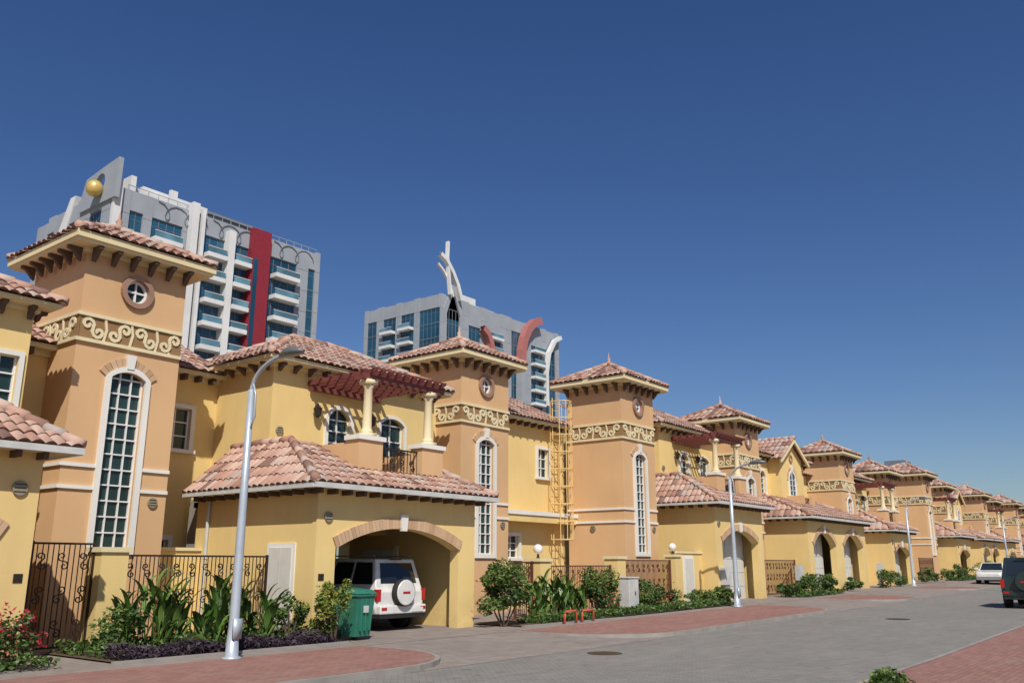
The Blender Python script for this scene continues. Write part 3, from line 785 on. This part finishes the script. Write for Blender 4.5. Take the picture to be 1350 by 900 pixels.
def canna(x,y,h,n=12):
    """clump of stems, each carrying several broad arching leaves"""
    B=Bld('canna_plant',(x,y,gz(x)+.02))
    for _ in range(max(4,n//3)):
        bx,by=R.uniform(-.22,.22),R.uniform(-.22,.22); H=h*R.uniform(.6,.95)
        tx,ty=bx+R.uniform(-.1,.1),by+R.uniform(-.1,.1)
        B.tube('canna',[(bx,by,0),(tx,ty,H)],.014,5)
        for q in range(6):
            f=.12+.85*q/5; a=q*2.4+R.uniform(-.5,.5); L=R.uniform(.42,.66); w=R.uniform(.055,.085); el0=R.uniform(1.05,1.4)
            px,py,pz=bx+(tx-bx)*f,by+(ty-by)*f,H*f
            sd=V((-math.sin(a),math.cos(a),0)); vs=[];m=6; c=V((px,py,pz))
            for k in range(m+1):
                t=k/m; e=el0-1.0*t*t-R.uniform(0,.05)
                ww=w*math.sin(math.pi*min(1,t*.92+.06))**.7
                vs+=[c-sd*ww+V((0,0,ww*.35)),V(c),c+sd*ww+V((0,0,ww*.35))]
                c=c+V((math.cos(a)*math.cos(e),math.sin(a)*math.cos(e),math.sin(e)))*L/m
            fs=[]
            for k in range(m): fs+=[(3*k,3*k+1,3*k+4,3*k+3),(3*k+1,3*k+2,3*k+5,3*k+4)]
            B.add('canna',vs,fs)
    B.finish(('canna',))
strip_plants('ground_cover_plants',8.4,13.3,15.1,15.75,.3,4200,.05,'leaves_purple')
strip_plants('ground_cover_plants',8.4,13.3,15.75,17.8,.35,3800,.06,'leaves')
for (x,y,h,n) in ((10.0,16.6,1.3,24),(10.45,16.9,1.15,18),(11.4,16.7,1.35,26),(11.85,16.9,1.2,20),(12.3,16.4,.9,16),(9.6,17.1,.9,16),(10.9,16.3,.75,12)): canna(x,y,h,n)
bush('garden_shrub',8.95,16.5,.5,.95,900,.06,'leaves')
bush('garden_shrub',13.05,15.9,.42,.9,900,.05,'leaves_light',None,9)
bush('garden_shrub',13.25,15.3,.38,1.45,1100,.055,'leaves_light',('leaves',300,.05),10,.4)
bush('garden_shrub',12.6,15.9,.33,1.1,700,.055,'leaves',None,9,.3)
bush('bougainvillea',6.75,15.6,.40,1.0,420,.045,'flowers_red',('leaves',800,.05),12)
strip_plants('ground_cover_plants',6.0,7.4,15.1,15.9,.2,500,.05,'leaves')
bush('flowering_shrub',19.6,15.6,.82,1.65,4200,.065,'leaves',('flowers_red',70,.05),22,.35)
strip_plants('ground_cover_plants',20.6,33.5,15.0,16.0,.28,8000,.055,'leaves')
for (x,y,h) in ((21.9,16.3,1.0),(22.6,16.4,1.2),(23.2,16.2,1.1),(23.9,16.5,1.0),(24.4,16.3,.8)): canna(x,y,h,15)
bush('garden_shrub',25.3,16.1,.75,1.5,2600,.065,'leaves',('flowers_red',40,.05),16,.2)
bush('garden_shrub',28.6,16.2,.7,1.0,1500,.06,'leaves')
bush('garden_shrub',29.9,16.2,.6,.85,1100,.06,'leaves',('flowers_red',40,.05))
bush('garden_shrub',32.3,15.8,.8,.6,1300,.06,'leaves')
strip_plants('ground_cover_plants',40.7,46.5,14.9,16.1,.3,2500,.07,'leaves')
for (x,r,h) in ((33.9,.5,.7),(41.3,.6,.8),(43.2,.6,.9),(44.6,.8,1.3),(46.3,.5,.7),(50.2,.6,.8),(56.3,.8,1.1),(59,.6,.9),(66.5,.7,1.0),(69,.9,1.2),(75,.8,1.2),(78,.8,1.0),(85,.9,1.2),(89,.9,1.4),(97,1,1.3),(104,1,1.6),(112,1,1.6)):
    bush('garden_shrub',x,15.7,r,h,800,.08,'leaves',None,9)
strip_plants('ground_cover_plants',74,80,14.9,16.2,.35,1500,.09,'leaves')
bush('verge_shrub',10.6,3.1,.36,.52,1500,.035,'leaves',('leaves_light',500,.03),14)
for xx in (21.6,22.5):
    B=Bld('hoop_barrier',(xx,14.75,.0)); B.tube('red_paint',[(-.3,0,-.02),(-.3,0,.3),(-.24,0,.37),(.24,0,.37),(.3,0,.3),(.3,0,-.02)],.03,8); B.finish(('red_paint',))
B=Bld('wheeled_rubbish_bin',(14.25,15.75,0),.1)
vs=[(-.24,-.3,.08),(.24,-.3,.08),(.24,.22,.08),(-.24,.22,.08),(-.3,-.38,.98),(.3,-.38,.98),(.3,.32,.98),(-.3,.32,.98)]
B.add('green_plastic',vs,[(3,2,1,0),(0,1,5,4),(1,2,6,5),(2,3,7,6),(3,0,4,7),(4,5,6,7)])
B.box('green_plastic',-.33,.33,-.41,.36,.95,1.0)
B.add('green_plastic',[(-.33,-.42,1.01),(.33,-.42,1.01),(.33,.36,1.06),(-.33,.36,1.06),(-.28,-.3,1.1),(.28,-.3,1.1),(.28,.3,1.14),(-.28,.3,1.14)],[(0,1,5,4),(1,2,6,5),(2,3,7,6),(3,0,4,7),(4,5,6,7)])
for sx in (-.3,.3): B.tube('dark_plastic',[(sx-.04,.22,.12),(sx+.04,.22,.12)],.12,14)
B.tube('dark_plastic',[(-.25,.4,1.0),(.25,.4,1.0)],.02,6)
for k in (-.15,0,.15): B.box('green_plastic',k-.01,k+.01,-.39,-.3,.2,.9)
B.box('utility_box',-.08,.08,-.39,-.37,.6,.75)
B.finish(bevel={'green_plastic':.012})
# ---------------------------------------------------------------- vehicles
def carpaint(name,c):
    m,nt,b=newmat(name); b.inputs['Roughness'].default_value=.28
    b.inputs['Coat Weight'].default_value=.6; b.inputs['Coat Roughness'].default_value=.08
    col=mix(nt,c,tuple(x*.75 for x in c),rampf(nt,noise(nt,3,5,.6,coords(nt)),.4,.8)); nt.links.new(col,b.inputs['Base Color']); return m
M['paint_white']=carpaint('white_car_paint',(.74,.73,.70)); M['paint_green']=carpaint('dark_green_car_paint',(.018,.035,.03)); M['paint_silver']=carpaint('silver_car_paint',(.42,.43,.45))
M['car_glass']=glassmat('car_glass',(.012,.016,.018),.03,.8); M['tyre']=plain('tyre_rubber',(.025,.025,.025),.85); M['alloy']=plain('alloy_wheel',(.5,.5,.5),.3,.8)
M['tail_light']=plain('tail_light',(.45,.02,.02),.2); M['plate']=plain('number_plate',(.75,.75,.7),.5); M['chrome']=plain('grey_bumper',(.28,.28,.29),.4)
def car(name,loc,rot,paint,L=4.6,W=1.86,H=1.82,sh=1.08,zb=.42,suv=True,spare=True):
    B=Bld(name,loc,rot); hw=W/2; h=L/2; wr=.37 if suv else .32
    st=[(-h,zb+.16,sh-.1,.84),(-h+.09,zb+.02,sh,.96),(-h*.45,zb,sh,1),(h*.38,zb,sh-.02,1),(h*.55,zb,sh-.03,.99),(h*.9,zb+.02,sh-.12,.94),(h,zb+.12,sh-.24,.82)]
    vs=[];fs=[]
    for x,b,t,k in st:
        w=hw*k; ring=[(w*.93,b),(w,b+.14),(w,b+(t-b)*.62),(w*.965,t-.03),(w*.88,t)]
        vs+=[(x,a,z) for a,z in ring]+[(x,-a,z) for a,z in reversed(ring)]
    n=10
    for i in range(len(st)-1):
        for j in range(n): fs.append((i*n+j,i*n+(j+1)%n,(i+1)*n+(j+1)%n,(i+1)*n+j))
    fs+=[tuple(range(n-1,-1,-1)),tuple((len(st)-1)*n+j for j in range(n))]
    B.add(paint,vs,fs)
    if suv: bx=(-h+.1,h*.42); tx=(-h+.3,h*.10)
    else: bx=(-h*.72,h*.45); tx=(-h*.38,h*.12)
    b=[V((bx[0],-hw*.91,sh-.02)),V((bx[1],-hw*.91,sh-.05)),V((bx[1],hw*.91,sh-.05)),V((bx[0],hw*.91,sh-.02))]
    t=[V((tx[0],-hw*.76,H-.02)),V((tx[1],-hw*.76,H)),V((tx[1],hw*.76,H)),V((tx[0],hw*.76,H-.02))]
    B.add(paint+'__cabin',b+t,[(0,1,5,4),(1,2,6,5),(2,3,7,6),(3,0,4,7),(4,5,6,7)])
    def pan(q,u0,u1,v0,v1,part='car_glass',off=.008):
        f=lambda u,v:(q[0]*(1-u)+q[1]*u)*(1-v)+(q[3]*(1-u)+q[2]*u)*v
        N=(q[1]-q[0]).cross(q[3]-q[0]).normalized()*off
        B.add(part,[f(u0,v0)+N,f(u1,v0)+N,f(u1,v1)+N,f(u0,v1)+N],[(0,1,2,3)])
    right=[b[0],b[1],t[1],t[0]]; left=[b[2],b[3],t[3],t[2]]; front=[b[1],b[2],t[2],t[1]]; rear=[b[3],b[0],t[0],t[3]]
    for u0,u1 in ((.04,.3),(.33,.62),(.65,.95)):
        pan(right,u0,u1,.14,.88); pan(left,1-u1,1-u0,.14,.88)
    pan(front,.06,.94,.08,.92); pan(rear,.1,.9,.16,.86)
    for sx in (-h*.62,h*.64):
        for sy in (-1,1):
            y=sy*(hw-.11)
            B.tube('dark_plastic',[(sx,sy*(hw*.9),wr+.03),(sx,sy*(hw*1.003),wr+.03)],wr*1.17,22)
            B.tube('tyre',[(sx,y-.11,wr),(sx,y+.125,wr)] if sy>0 else [(sx,y+.11,wr),(sx,y-.125,wr)],wr,22)
            yo=y+sy*.128
            B.tube('alloy',[(sx,yo-sy*.03,wr),(sx,yo,wr)],wr*.28,12)
            for k in range(6):
                a=2*math.pi*k/6; c=V((sx+math.cos(a)*wr*.38,yo-sy*.005,wr+math.sin(a)*wr*.38))
                X=V((math.cos(a),0,math.sin(a))); Y=V((0,1,0)); B.obox('alloy',c,(X,Y,X.cross(Y)),wr*.27,.012,.035)
            ring=[(sx+math.cos(2*math.pi*k/20)*wr*.66,yo,wr+math.sin(2*math.pi*k/20)*wr*.66) for k in range(21)]
            B.tube('alloy',ring,.02,5,False)
    bp=paint if suv else 'chrome'
    B.box(bp+'__bumper',-h-.09,-h+.25,-hw*.9,hw*.9,zb+.0,zb+.22)
    B.box('dark_plastic',-h-.06,-h+.25,-hw*.88,hw*.88,zb-.1,zb-.002)
    B.box(bp+'__bumper',h-.25,h+.04,-hw*.86,hw*.86,zb-.02,zb+.2)
    for sy in (-1,1):
        y0,y1=sorted((sy*hw*.80,sy*hw*.95))
        B.box('tail_light',-h+.0,-h+.13,y0,y1,sh-.34,sh-.04)
        if suv: B.box('tail_light',-h-.1,-h-.088,*sorted((sy*hw*.66,sy*hw*.86)),zb+.1,zb+.17)
        B.box('plate__headlamp',h-.1,h-.02,*sorted((sy*hw*.55,sy*hw*.82)),sh-.42,sh-.26)
        B.box('dark_plastic',-h*.5,h*.45,*sorted((sy*hw*.985,sy*(hw+.012))),zb+.02,zb+.13)
        for xx in (-h*.28,h*.12,h*.44): B.box('dark_plastic',xx-.005,xx+.005,*sorted((sy*hw*.99,sy*(hw+.004))),zb+.15,sh-.08)
        for xx in (-h*.2,h*.2): B.box('chrome',xx-.09,xx+.09,*sorted((sy*hw*.99,sy*(hw+.03))),sh-.2,sh-.165)
        B.box(paint+'__mirror',h*.33,h*.38,*sorted((sy*hw*.93,sy*(hw+.2))),sh+.0,sh+.16)
        if suv: B.tube('chrome',[(-h+.4,sy*hw*.68,H+.05),(h*.02,sy*hw*.68,H+.06)],.02,6)
    B.box('plate',-h-.105,-h-.088,-.7,-.28,zb+.04,zb+.15)
    B.box('dark_plastic',-h+.16,-h+.2,-.1,.3,H-.05,H-.02)
    if spare:
        B.tube('tyre',[(-h-.02,.05,sh-.13),(-h-.2,.05,sh-.13)],.345,26)
        B.tube(paint+'__cover',[(-h-.17,.05,sh-.13),(-h-.225,.05,sh-.13)],.325,26)
        B.box('tail_light',-h-.232,-h-.224,-.08,.18,sh-.16,sh-.10)
    B.box('dark_plastic',-h+.1,h-.15,-hw*.85,hw*.85,zb-.12,zb-.101)
    B.finish(('tyre',),{paint:.035,'chrome':.01})
car('parked_suv',(17.0,19.25,0),math.pi/2,'paint_white')
car('parked_suv',(40.5,5.6,gz(40)-.1),0,'paint_green',4.7,1.88,1.85)
car('parked_car',(70.0,12.2,gz(70)-.065),math.pi,'paint_white',4.3,1.75,1.42,.92,.3,False,False)
car('parked_car',(104,12.6,gz(104)-.06),math.pi,'paint_silver',4.5,1.78,1.45,.92,.3,False,False)
# ---------------------------------------------------------------- apartment towers
def floors(z1,n,fh=3.15): return [z1-fh*(i+1) for i in range(n)]
def balc(B,F,u0,u1,z,dep=1.5):
    fbox(B,'facade_white',F,u0,u1,z-.25,z+.35,.1,dep)
    fbox(B,'balcony_glass',F,u0+.05,u1-.05,z+.35,z+1.1,dep-.1,dep-.05)
    fbox(B,'facade_white',F,u0,u1,z+1.1,z+1.18,dep-.14,dep)
def gstrip(B,F,u0,u1,z0,z1,fh,off,n0=.0,part='tower_glass'):
    fbox(B,part,F,u0,u1,z0,z1,n0-.3,n0+.02)
    z=z1
    while z>z0:
        fbox(B,'facade_dark',F,u0,u1,z-.16,z-.01,n0,n0+.07); fbox(B,'facade_dark',F,u0,u1,z-1.1,z-1.04,n0,n0+.05); z-=fh
    k=max(1,round((u1-u0)/1.2))
    for i in range(1,k):
        u=u0+(u1-u0)*i/k; fbox(B,'facade_dark',F,u-.04,u+.04,z0,z1,n0,n0+.06)
def wallb(B,F,u0,u1,z0,z1,part='facade_grey',n=.3):
    fbox(B,part,F,u0,u1,z0,z1,-.3,n)
    z=z1-3.15
    while z>z0+1 and part=='facade_grey': fbox(B,'facade_dark',F,u0,u1,z-.03,z+.03,n,n+.012); z-=3.15
B=Bld('apartment_tower'); X0,Y0,ZT=48.3,100,47.0; fh=3.15
B.box('facade_grey',X0+.3,80.2,Y0+.3,119.5,0,ZT-1.5)
F=Fr((0,Y0,0))
wallb(B,F,48.3,50.4,0,ZT); wallb(B,F,52.2,53.4,0,ZT); wallb(B,F,57.7,58.3,0,ZT); wallb(B,F,76.3,78.4,0,ZT); wallb(B,F,79.7,80.5,0,ZT+.3)
for a,b in ((50.4,52.2),(53.4,57.7),(58.3,67.9),(71,76.3),(78.4,79.7)):
    fbox(B,'facade_grey',F,a,b,ZT-2.6,ZT,-.3,.25); gstrip(B,F,a,b,5,ZT-2.6,fh,0)
fbox(B,'facade_white',F,58.4,59.4,5,ZT+1.0,-.2,1.2); fbox(B,'facade_white',F,60.0,60.5,5,ZT+.6,-.2,1.0); fbox(B,'facade_white',F,64.1,65.1,5,ZT-1.2,-.2,1.3)
fbox(B,'facade_red',F,67.9,71,18,ZT+.4,-.3,1.1)
fbox(B,'tower_glass',F,68.3,69.0,18,ZT-4,1.1,1.15)
for i,zf in enumerate(floors(ZT-3,12)):
    for a,b in ((61,63.9),(65.2,67.8),(71.9,76.1)): balc(B,F,a,b,zf+.6)
    balc(B,F,53.6,57.5,zf+.6,1.1)
    fbox(B,'facade_grey',F,50.4,52.2,zf-.6,zf+.9,.02,.2)
FL=Fr((X0,119.5,0),'left')
wallb(B,FL,0,3,0,ZT-1); wallb(B,FL,5,9,0,ZT-.5); wallb(B,FL,11,14.5,0,ZT); wallb(B,FL,17.5,19.5,0,ZT)
for a,b in ((3,5),(9,11),(14.5,17.5)):
    gstrip(B,FL,a,b,5,ZT-2.6,fh,0); fbox(B,'facade_grey',FL,a,b,ZT-2.6,ZT-.3,-.3,.25)
fbox(B,'facade_white',F,48.0,49.0,20,ZT+.6,.3,.9)
for i in range(22): B.box('facade_grey',50+i*1.35,50.06+i*1.35,99.9,99.97,ZT,ZT+.7)
B.box('facade_grey',50,80,99.9,99.97,ZT+.66,ZT+.74)
B.box('facade_white',53.5,63,103,112,ZT-1.5,ZT+2.6); B.box('facade_white',52,60,102,110,ZT-1.5,ZT+1.5); B.box('facade_grey',60,69,103,110,ZT-1.5,ZT+1.8); B.box('facade_dark',63,72,102.6,104,ZT+1.8,ZT+2.2)
B.box('facade_white',50.8,51.5,101,103,ZT,ZT+2.6); B.box('facade_white',56,57,100.5,101,ZT,ZT+2.3)
panel(B,'facade_grey',Fr((47.9,0,0),'left'),[(-107.3,45),(-98.5,45),(-98.4,50.2),(-101.5,49.9),(-106.3,49.3),(-107.2,47)],[circle((-102.6,47.9),1.2,20)],-.4,.2)
B.lathe('gold',(46.9,102.2,45.7),[(.05,0),(.6,.12),(.9,.5),(1.0,1.0),(.9,1.5),(.6,1.88),(.05,2.0)],20)
panel(B,'facade_white',Fr((48.2,0,0),'left'),[(-114,42),(-111.5,42),(-109.2,48),(-110.6,48)],[],-.6,.3)
for a in (54,62,72):
    ribbon(B,'facade_dark',F,[(a+4*t+math.sin(t*9)*.9,ZT-1.3+1.1*math.cos(t*9)) for t in [k/24*1.6 for k in range(25)]],.07,.3,.4)
B.finish(SM)
B=Bld('apartment_tower'); X0,X1,Y0,ZT=129,172,120,57.0
B.box('facade_grey',X0+.3,X1-.3,Y0+.3,142.5,0,ZT-1)
F=Fr((0,Y0,0))
wl=[(129,130.5),(135,138),(142,144.5),(149,153),(158.5,160.5),(165,166.5),(170.5,172)]
for a,b in wl: wallb(B,F,a,b,0,ZT)
for a,b in zip([w[1] for w in wl[:-1]],[w[0] for w in wl[1:]]):
    tz=ZT-(3 if (int(a)%2) else 5)
    gstrip(B,F,a,b,5,tz,fh,0); fbox(B,'facade_grey',F,a,b,tz,ZT-.2,-.3,.2)
for zf in floors(ZT-4,9):
    balc(B,F,144.6,148.9,zf+.6); balc(B,F,160.6,164.9,zf+.6)
FL=Fr((X0,142.7,0),'left')
for a,b in ((0,1),(4,6),(10,11.5),(15.5,17)): wallb(B,FL,a,b,0,ZT)
for a,b in ((1,4),(6,10),(11.5,15.5),(17,22.7)):
    gstrip(B,FL,a,b,5,ZT-3,fh,0); fbox(B,'facade_grey',FL,a,b,ZT-3,ZT-.2,-.3,.2)
for zf in floors(ZT-4,9): balc(B,FL,6.2,9.8,zf+.6); balc(B,FL,11.7,15.3,zf+.6)
for FF,a,b in ((F,130.6,134.8),):
    c=(a+b)/2
    panel(B,'facade_grey',FF,[(a-.8,30),(b+.8,30),(b+.8,ZT-3),(c+.9,ZT+1.6),(c,ZT+3),(c-.9,ZT+1.6),(a-.8,ZT-3)],[[(a,30.5),(b,30.5),(b,ZT-4),(c+.7,ZT-.3),(c,ZT+.9),(c-.7,ZT-.3),(a,ZT-4)]],.1,.6)
    panel(B,'tower_glass',FF,[(a,30.5),(b,30.5),(b,ZT-4),(c+.7,ZT-.3),(c,ZT+.9),(c-.7,ZT-.3),(a,ZT-4)],[],.1,.2)
    for k in range(8): fbox(B,'facade_dark',FF,a,b,32+k*3.15,32.12+k*3.15,.2,.28)
    for k in range(1,4): fbox(B,'facade_dark',FF,a+(b-a)*k/4-.05,a+(b-a)*k/4+.05,31,ZT-3,.2,.27)
Fh=Fr((0,119,0))
ribbon(B,'facade_white',Fh,[(131.0,57),(130.3,62),(129.9,65),(130.0,68.6)],.45,-.4,.4)
ribbon(B,'facade_white',Fh,[(127.6,65.2),(129.5,64.3),(131.6,62),(133.2,59.5),(134.4,56.5)],.9,-.5,.5)
ribbon(B,'facade_white',Fh,[(127.6,63.2),(129.4,62),(131.2,60),(132.6,57)],.45,-.9,-.3)
B.box('facade_white',140,152,124,134,ZT-1,ZT+1.8); B.box('facade_white',138,144,123,126,ZT-1,ZT+2.8); B.box('facade_grey',152,160,124,134,ZT-1,ZT+.9)
def band(part,pts,w,d=.8): ribbon(B,part,Fr((0,118.9,0)),pts,w,-d,d)
band('facade_pink',[(155.6,46.5),(155.8,49.5),(156.6,52.5),(158.2,55.2),(160.4,57.2),(163.0,58.2)],1.8)
band('facade_grey',[(155.5,36),(155.5,42),(155.6,46.5)],1.6)
band('facade_pink',[(144.6,47),(144.2,49),(143.2,50.8),(141.4,51.9)],1.3)
band('facade_white',[(165.5,38),(165.4,46),(166.5,51),(169,54.5),(171.5,55.8)],.9,.5)
B.finish()
B=Bld('distant_building'); B.box('facade_grey',245,262,60,75,0,26.5); B.box('facade_dark',247,254,61,66,26.5,28.6); B.box('facade_grey',256,261,62,70,26.5,28)
for k in range(7): B.box('tower_glass',246,261,59.9,60,3+k*3.3,4.8+k*3.3)
B.finish()
# ---------------------------------------------------------------- light, sky, camera
el=math.radians(46); az=V((-.66,-.75,0)).normalized()
ts=V((az.x*math.cos(el),az.y*math.cos(el),math.sin(el)))
sl=bpy.data.lights.new('sun','SUN'); sl.energy=4.4; sl.angle=math.radians(.5); sl.color=(1,.95,.86)
so=bpy.data.objects.new('sun',sl); scene.collection.objects.link(so); so.rotation_euler=ts.to_track_quat('Z','Y').to_euler()
w=bpy.data.worlds.new('World'); scene.world=w; w.use_nodes=True; nt=w.node_tree
bg=nt.nodes['Background']; sk=nt.nodes.new('ShaderNodeTexSky'); sk.sky_type='NISHITA'; sk.sun_disc=False
sk.sun_elevation=el; sk.sun_rotation=math.atan2(az.x,az.y)%(2*math.pi); sk.air_density=1.0; sk.dust_density=.8; sk.ozone_density=4.0; sk.altitude=0
hs=nt.nodes.new('ShaderNodeHueSaturation'); hs.inputs['Saturation'].default_value=1.2; hs.inputs['Hue'].default_value=.512
nt.links.new(sk.outputs[0],hs.inputs['Color']); nt.links.new(hs.outputs[0],bg.inputs['Color']); bg.inputs['Strength'].default_value=.08
cd=bpy.data.cameras.new('camera'); cam=bpy.data.objects.new('camera',cd); scene.collection.objects.link(cam); scene.camera=cam
cd.sensor_width=36; cd.lens=30.67; cd.clip_end=6000; cd.clip_start=.1
cam.location=(0,0,1.65); cam.rotation_euler=(math.radians(90+14.34),0,math.radians(-52))
